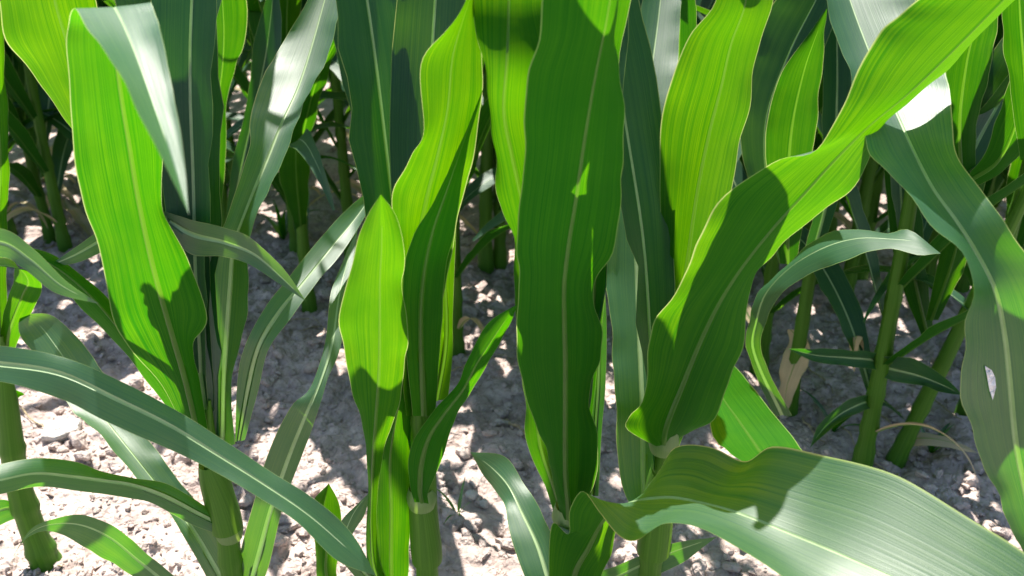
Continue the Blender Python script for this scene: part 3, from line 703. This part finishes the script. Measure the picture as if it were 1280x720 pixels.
row2_leafy(790, 500, 'second row maize plant with a long pale lit blade behind the widest blade', [
    ('up', [(785, 330, 1.12, 778, 330, 794, 330), (786, 240, 1.14, 772, 240, 800, 240), (788, 150, 1.18, 768, 155, 808, 150), (790, 70, 1.21, 765, 70, 812, 70), (790, 0, 1.24, 764, 0, 813, 0), (788, -80, 1.28)]),
    ('under', [(800, 330, 1.1, 790, 330, 812, 330), (830, 230, 1.08, 815, 230, 850, 230), (845, 120, 1.06, 822, 120, 868, 120), (850, 30, 1.04, 825, 30, 872, 30), (852, -100, 1.02)])])
row2_leafy(985, 520, 'second row maize plant with one drooping pale lit leaf and a withered strip hanging below', [
    ('up', [(985, 330, 1.12, 975, 330, 995, 330), (960, 230, 1.12, 935, 225, 975, 235), (958, 150, 1.14, 925, 130, 985, 165), (985, 70, 1.18, 945, 45, 1015, 95), (1020, 0, 1.22, 985, -20, 1045, 20), (1060, -80, 1.26)]),
    ('under', [(985, 330, 1.08, 975, 330, 996, 330), (985, 230, 1.06, 960, 230, 1010, 230), (990, 160, 1.04, 958, 160, 1020, 160), (1005, 90, 1.02, 975, 95, 1028, 85), (1020, 45, 1.0, 1005, 50, 1031, 40), (1034, 10, .99)]),
    ('up', [(1010, 340, 1.15, 1000, 340, 1020, 340), (1040, 220, 1.18, 1025, 220, 1055, 220), (1046, 120, 1.22, 1028, 120, 1066, 120), (1046, 30, 1.26, 1026, 30, 1066, 30), (1044, -80, 1.3)]),
    ('up', [(978, 520, .99, 968, 520, 990, 520, .01, -.01), (942, 440, .97, 934, 440, 952, 442, .01, -.01), (946, 400, .95, 936, 402, 958, 402, .015, -.015), (958, 366, .94, 945, 374, 974, 370, .02, -.02), (990, 332, .925, 974, 338, 1014, 342, .03, -.03), (1032, 308, .90, 1020, 300, 1048, 328, .035, -.035), (1072, 298, .88, 1062, 285, 1084, 317, .03, -.03), (1110, 299, .86, 1108, 292, 1112, 311, .02, -.02), (1146, 303, .84, 1140, 290, 1152, 318, .02, -.02), (1176, 317, .82)])],
    dry=[[(988, 412, 1.34, 984, 412, 994, 412), (998, 425, 1.31, 986, 428, 1010, 424), (994, 450, 1.29, 977, 452, 1012, 444), (984, 480, 1.28, 972, 484, 1000, 474), (980, 510, 1.29, 972, 512, 988, 508), (974, 535, 1.3)]])
row2_leafy(1118, 578, 'second row maize plant with a dark leaning stalk close beside the thick straight one', [
    ('up', [(1138, 470, 1.17, 1134, 462, 1140, 478), (1100, 452, 1.15, 1100, 443, 1102, 464), (1060, 447, 1.13, 1060, 437, 1062, 458), (1020, 444, 1.11, 1020, 436, 1022, 453), (985, 436, 1.09)]),
    ('up', [(1085, 455, 1.16, 1084, 449, 1086, 466), (1118, 462, 1.13, 1117, 445, 1120, 477), (1150, 470, 1.11, 1150, 452, 1150, 482), (1180, 482, 1.10, 1182, 472, 1176, 490), (1203, 494, 1.09)]),
    ('under', [(1165, 400, 1.18, 1157, 400, 1173, 400), (1190, 330, 1.15, 1172, 330, 1205, 335), (1205, 260, 1.12, 1185, 258, 1225, 265), (1215, 180, 1.1, 1195, 180, 1236, 182), (1222, 90, 1.09)]),
    ('under', [(1160, 420, 1.2, 1152, 420, 1168, 420), (1142, 340, 1.22, 1122, 340, 1158, 340), (1130, 250, 1.25, 1108, 250, 1150, 250), (1125, 150, 1.28, 1105, 150, 1145, 150), (1120, 20, 1.3)]),
    ('up', [(1128, 520, 1.18, 1124, 515, 1132, 526), (1100, 500, 1.16, 1094, 494, 1104, 508), (1060, 512, 1.12, 1058, 502, 1062, 521), (1030, 535, 1.10, 1026, 528, 1034, 540), (1012, 560, 1.08)])],
    lean=.22, dry=[[(1120, 555, 1.19, 1118, 548, 1124, 562), (1150, 548, 1.17, 1150, 542, 1150, 557), (1185, 552, 1.16, 1186, 546, 1183, 560), (1222, 566, 1.15)],
                   [(1075, 440, 1.2, 1070, 440, 1080, 440), (1071, 420, 1.19, 1064, 424, 1078, 420), (1066, 445, 1.18, 1061, 448, 1072, 442), (1068, 466, 1.18)]])
row2_leafy(1205, 520, 'second row maize plant with dark upright leaves and a glossy cupped leaf base', [
    ('under', [(1205, 260, 1.05, 1195, 260, 1216, 260), (1200, 160, 1.03, 1180, 160, 1222, 160), (1208, 80, 1.01, 1184, 80, 1238, 80), (1222, 20, .99, 1200, 10, 1248, 25), (1240, -80, .97)]),
    ('up', [(1205, 210, 1.05, 1198, 205, 1212, 215), (1228, 165, 1.08, 1200, 150, 1252, 180), (1248, 130, 1.10, 1222, 105, 1275, 155), (1290, 60, 1.14, 1260, 40, 1320, 90), (1340, -10, 1.2)]),
    ('under', [(1215, 225, 1.0, 1208, 222, 1222, 232), (1245, 205, .97, 1232, 190, 1252, 216), (1265, 170, .95, 1245, 150, 1280, 185), (1285, 100, .92, 1268, 90, 1305, 110), (1310, 20, .9)]),
    ('under', [(1290, 200, .9, 1275, 200, 1305, 200), (1280, 80, .86, 1256, 60, 1310, 80), (1275, 10, .84, 1252, 5, 1305, 10), (1272, -90, .82)])])

# plants crowding behind the second row
for k, (px, py) in enumerate([(300, 275), (440, 330), (530, 300), (625, 330), (690, 285), (760, 350), (855, 335), (905, 300), (1000, 345), (1035, 300), (1052, 400), (1155, 365), (1190, 300), (1262, 360), (1300, 420), (235, 245), (-20, 240), (150, 240)]):
    x, y = on_ground(px, py)
    place(k * 5 + 1, x, y, 1.1 * k + .3, 1.0 + .03 * (k % 6), 'shaded maize plant crowding close behind the second row', 'maize plants crowding behind the second row')

# the rows behind, running slightly oblique to the view
r = random.Random(77)
for row, (y0, lab) in enumerate([(1.95, 'maize plant of a close row standing right behind the second row'),
                                 (2.5, 'maize plant of the third row seen in the shade between front leaves'),
                                 (3.05, 'maize plant of the fourth row, mostly covered by nearer rows'),
                                 (3.75, 'maize plant of the fifth row, a dim shape behind nearer rows'),
                                 (4.5, 'maize plant of the sixth row, a dim sliver behind nearer rows'),
                                 (5.3, 'maize plant of the seventh row closing the view far behind')]):
    half = .68 * y0 + .35
    x = -half
    k = 0
    while x < half:
        yy = y0 - .12 * x + r.uniform(-.06, .06)
        place(r.randrange(6), x + r.uniform(-.03, .03), yy, r.uniform(0, 6.28), r.uniform(1.0, 1.22), lab, 'maize plants of the rows behind, row %d' % (row + 3))
        x += r.uniform(.17, .24)
        k += 1

# ------------------------------------------------------------------ soil litter
def blob_mesh(seed, sub=1, flat=.7):
    import bmesh
    bm = bmesh.new()
    bmesh.ops.create_icosphere(bm, subdivisions=sub, radius=1)
    r = random.Random(seed)
    ax = [Vector((r.uniform(-1, 1), r.uniform(-1, 1), r.uniform(-1, 1))).normalized() for _ in range(7)]
    for v in bm.verts:
        c = v.co.copy()
        s = 1 + .25 * sum(math.sin(3.1 * c.dot(a) + i) for i, a in enumerate(ax)) / 2.5
        for a in ax[:4]:
            dd = c.dot(a)
            if dd > .62: s *= .62 / dd + .06
        v.co = c * s
        v.co.z *= flat
    V = np.array([v.co[:] for v in bm.verts]); Fc = [[v.index for v in f.verts] for f in bm.faces]
    bm.free()
    return V, Fc
blobs1 = [blob_mesh(i, 1) for i in range(8)]
clod_meshes = []
for i in range(8):
    V, Fc = blob_mesh(50 + i, 2, .75)
    clod_meshes.append(mesh_from('soil_clod', V, Fc, [CLOD], smooth=False))

def scatter(n, ymin, ymax):
    y = np.sqrt(nrng.random(n)) * (ymax - ymin) + ymin if False else nrng.random(n) ** 1.25 * (ymax - ymin) + ymin
    x = (nrng.random(n) * 2 - 1) * (y * .66 + .12)
    return x, y
# many crumbs, as one mass
n = 16000
x, y = scatter(n, .72, 3.4)
dens = vnoise(x * 5 + 2, y * 5 + 8)
keep = dens > .28
x, y = x[keep], y[keep]
z = soil_height(x, y)
VV, FF, off = [], [], 0
for i in range(len(x)):
    V, Fc = blobs1[i % 8]
    s = .0022 + .0065 * nrng.random() ** 3
    a = nrng.random() * 6.28
    ca, sa = math.cos(a), math.sin(a)
    W = V * s
    W = np.stack([W[:, 0] * ca - W[:, 1] * sa + x[i], W[:, 0] * sa + W[:, 1] * ca + y[i], W[:, 2] + z[i] + s * .25], 1)
    VV.append(W); FF.append(np.asarray(Fc) + off); off += len(V)
VV = np.concatenate(VV); FF = np.concatenate(FF).astype(np.int32)
cm = bpy.data.meshes.new('soil_crumbs')
cm.vertices.add(len(VV)); cm.vertices.foreach_set('co', VV.astype(np.float32).ravel())
cm.loops.add(FF.size); cm.loops.foreach_set('vertex_index', FF.ravel())
cm.polygons.add(len(FF)); cm.polygons.foreach_set('loop_start', np.arange(0, FF.size, 3, dtype=np.int32))
cm.polygons.foreach_set('use_smooth', np.zeros(len(FF), dtype=bool))
cm.materials.append(CLOD); cm.update(calc_edges=True)
tag(link('soil_crumbs', cm), 'fine dry soil crumbs strewn over the ground', 'soil crumbs', kind='stuff')

# larger clods that can be told apart, placed on the soil patches that are open to view
bpy.context.view_layer.update()
dg = bpy.context.evaluated_depsgraph_get()
cnt = 0
for tries in range(1400):
    px, py = rng.uniform(0, 1280), rng.uniform(140, 718)
    d = ray(px, py)
    hit, loc, nrm, fi, ob, mx = sc.ray_cast(dg, Vector((0, 0, CAM_H)), Vector(d))
    if not hit or ob.name.split('.')[0] not in ('ground', 'soil_crumbs') or loc.y > 3.0: continue
    if vnoise(np.array(loc.x * 4 + 50), np.array(loc.y * 4)) < .38: continue
    s = rng.choice((.006, .008, .008, .011, .011, .015)) * rng.uniform(.8, 1.2)
    o = link('soil_clod', clod_meshes[cnt % 8], None, (loc.x, loc.y, float(soil_height(loc.x, loc.y)) + s * .25))
    o.rotation_euler = (rng.uniform(-.4, .4), rng.uniform(-.4, .4), rng.uniform(0, 6.28))
    o.scale = (s * rng.uniform(.9, 1.4), s, s)
    if s > .0125: tag(o, 'large lumpy soil clod the size of a walnut on open ground', 'soil clod', 'large soil clods')
    elif s > .0095: tag(o, 'medium dry soil clod lying loose between the maize stalks', 'soil clod', 'medium soil clods')
    else: tag(o, 'small dry soil clod lying loose between the maize stalks', 'soil clod', 'small soil clods')
    cnt += 1
    if cnt >= 290: break

# spot of sunlight painted as a white patch on the leaning leaf
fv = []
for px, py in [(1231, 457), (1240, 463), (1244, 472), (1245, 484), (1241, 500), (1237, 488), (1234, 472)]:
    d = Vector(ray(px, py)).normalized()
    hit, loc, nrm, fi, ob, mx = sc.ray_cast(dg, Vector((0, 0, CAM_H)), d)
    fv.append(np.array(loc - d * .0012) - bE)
fleck = link('fleck', mesh_from('fleck', fv + [v - np.array(d) * .0006 for v in fv], [list(range(7)), list(range(13, 6, -1))] + [[k, (k + 1) % 7, 7 + (k + 1) % 7, 7 + k] for k in range(7)], [SUN_FLECK], smooth=False), lf)
fleck['label'] = 'bluish white sun fleck painted on the blade'

# flat white stone on the soil at the left
gx, gy = on_ground(80, 548)
ol = [(-.031, -.012), (-.010, -.024), (.026, -.019), (.033, .004), (.012, .021), (-.024, .017)]
V = [(a * f, b * f, z_) for z_, f in ((-.010, .9), (.002, 1.0), (.0065, .93)) for a, b in ol]
Fc = [[k * 6 + q, k * 6 + (q + 1) % 6, (k + 1) * 6 + (q + 1) % 6, (k + 1) * 6 + q] for k in range(2) for q in range(6)] + [[12, 13, 14, 15, 16, 17], [5, 4, 3, 2, 1, 0]]
o = link('flat_stone', mesh_from('flat_stone', V, Fc, [STONE], smooth=False), None, (gx, gy, float(soil_height(gx, gy)) + .010))
o.rotation_euler = (R(14), R(-6), .4)
tag(o, 'flat white angular stone lying on sunlit soil behind the slanting leaf', 'stone')
for (px, py, s, lab) in [(590, 622, .010, 'round pale pebble next to its twin on shaded soil'), (604, 626, .009, 'round grey pebble next to its paler twin on shaded soil')]:
    gx, gy = on_ground(px, py)
    V, Fc = blob_mesh(int(px), 2, .8)
    o = link('pebble', mesh_from('pebble', V * s, Fc, [STONE]), None, (gx, gy, float(soil_height(gx, gy)) + s * .35))
    tag(o, lab, 'pebble')

# straw, twigs and dry leaf strips
def twig(px0, py0, px1, py1, rad, label, lift=.006, group=None):
    a, b = on_ground(px0, py0), on_ground(px1, py1)
    P = []
    for i in range(9):
        t = i / 8
        x, y = a[0] * (1 - t) + b[0] * t, a[1] * (1 - t) + b[1] * t
        P.append((x + .004 * math.sin(5 * t + px0), y + .003 * math.cos(4 * t), 0))
    P = np.array(P)
    zz = np.linspace(float(soil_height(*a)), float(soil_height(*b)), 9)
    P[:, 2] = np.maximum(zz, soil_height(P[:, 0], P[:, 1])) + lift
    base = P[0].copy()
    e = build_tube('twig', None, base, P, rad * (1.1 - .4 * np.linspace(0, 1, 9)), STRAW, sides=7)
    e.location = base
    tag(e, label, 'twig', group)
twig(631, 523, 661, 560, .0028, 'bare grey twig lying on shaded soil beside the widest blade')
for k, (a, b, c, d) in enumerate([(48, 268, 100, 282), (70, 250, 110, 300), (40, 330, 75, 300), (95, 270, 130, 330), (1010, 470, 1040, 500), (1090, 520, 1128, 545), (330, 410, 345, 455),
                                  (1040, 530, 1065, 560), (1150, 500, 1200, 540), (560, 470, 600, 462), (20, 520, 60, 540), (300, 450, 318, 462), (1000, 540, 1030, 560), (70, 215, 110, 232)]):
    twig(a, b, c, d, .0016, 'thin straw stem lying on the soil among the stalks', group='straw stems on the soil')

rs = random.Random(31)
for fx, fy in [(1076, 590), (1118, 580), (948, 472), (572, 445), (388, 398), (62, 298), (1052, 402), (1155, 367), (985, 522), (70, 718)]:
    for q in range(3):
        a_ = rs.uniform(0, 6.28); l_ = rs.uniform(18, 42)
        cx, cy_ = fx + rs.uniform(-30, 30), fy + rs.uniform(-10, 16)
        twig(cx, cy_, cx + l_ * math.cos(a_), cy_ + .5 * l_ * math.sin(a_), rs.uniform(.0009, .0017), 'thin straw stem lying on the soil among the stalks', lift=.004, group='straw stems on the soil')

def dry_leaf(px0, py0, px1, py1, width, label, seed, arch=.02):
    a, b = on_ground(px0, py0), on_ground(px1, py1)
    S = []
    dx, dy = b[0] - a[0], b[1] - a[1]
    Ln = math.hypot(dx, dy); sx, sy = -dy / Ln, dx / Ln
    rr = random.Random(seed)
    for i in range(9):
        t = i / 8
        x, y = a[0] + dx * t, a[1] + dy * t
        w_ = width * math.sin(math.pi * (.12 + .86 * t)) ** .7 / 2 + .0005
        z_ = float(soil_height(x, y)) + .006 + arch * math.sin(math.pi * t)
        k1, k2 = rr.uniform(0, .008), rr.uniform(0, .008)
        S.append([x - sx * w_, y - sy * w_, z_ + k1, x, y, z_, x + sx * w_, y + sy * w_, z_ + k2])
    base = np.array([a[0], a[1], float(soil_height(*a))])
    o = build_leaf(None, base, np.array(S), LEAF_DRY, n=24, m=6, rib=.001, seed=seed, name='dry_leaf', ripple=.002)
    o.location = base
    tag(o, label, 'dry leaf')
dry_leaf(50, 225, 100, 262, .022, 'whitish dried leaf by the stubby clasped stalk foot', 9, .02)
dry_leaf(80, 255, 118, 300, .03, 'whitish crumpled dried leaf lying against a straw heap', 10, .02)
dry_leaf(55, 205, 85, 185, .03, 'small pale dried leaf scrap behind the stubby stalk', 13, .01)

# little weeds
def weed(px, py, n, h, label, seed):
    gx, gy = on_ground(px, py)
    e = bpy.data.objects.new('weed', None); e.empty_display_size = .02
    e.location = (gx, gy, float(soil_height(gx, gy))); col.objects.link(e)
    tag(e, label, 'weed')
    r = random.Random(seed)
    for i in range(n):
        local_leaf(e, -.004, r.uniform(0, 6.28), h * r.uniform(.7, 1.2), h * .11, R(r.uniform(45, 80)), R(r.uniform(20, 90)), r.uniform(-.5, .5), LEAF, seed + i, n=12, m=4, rib=0, r_st=.002, rip=.0)
weed(572, 642, 5, .05, 'tiny grass seedling sprouting from shaded soil near the pebbles', 401)
weed(700, 305, 6, .12, 'tuft of thin grass blades seen beside the widest blade', 411)
weed(1165, 560, 6, .07, 'sparse grass tuft on sunlit soil near the leaning stalk', 421)
weed(1040, 545, 6, .09, 'grass tuft at the foot of the thick straight stalk', 431)
weed(355, 305, 7, .13, 'yellowish grass tuft at the slender plant behind the pale leaf tip', 441)
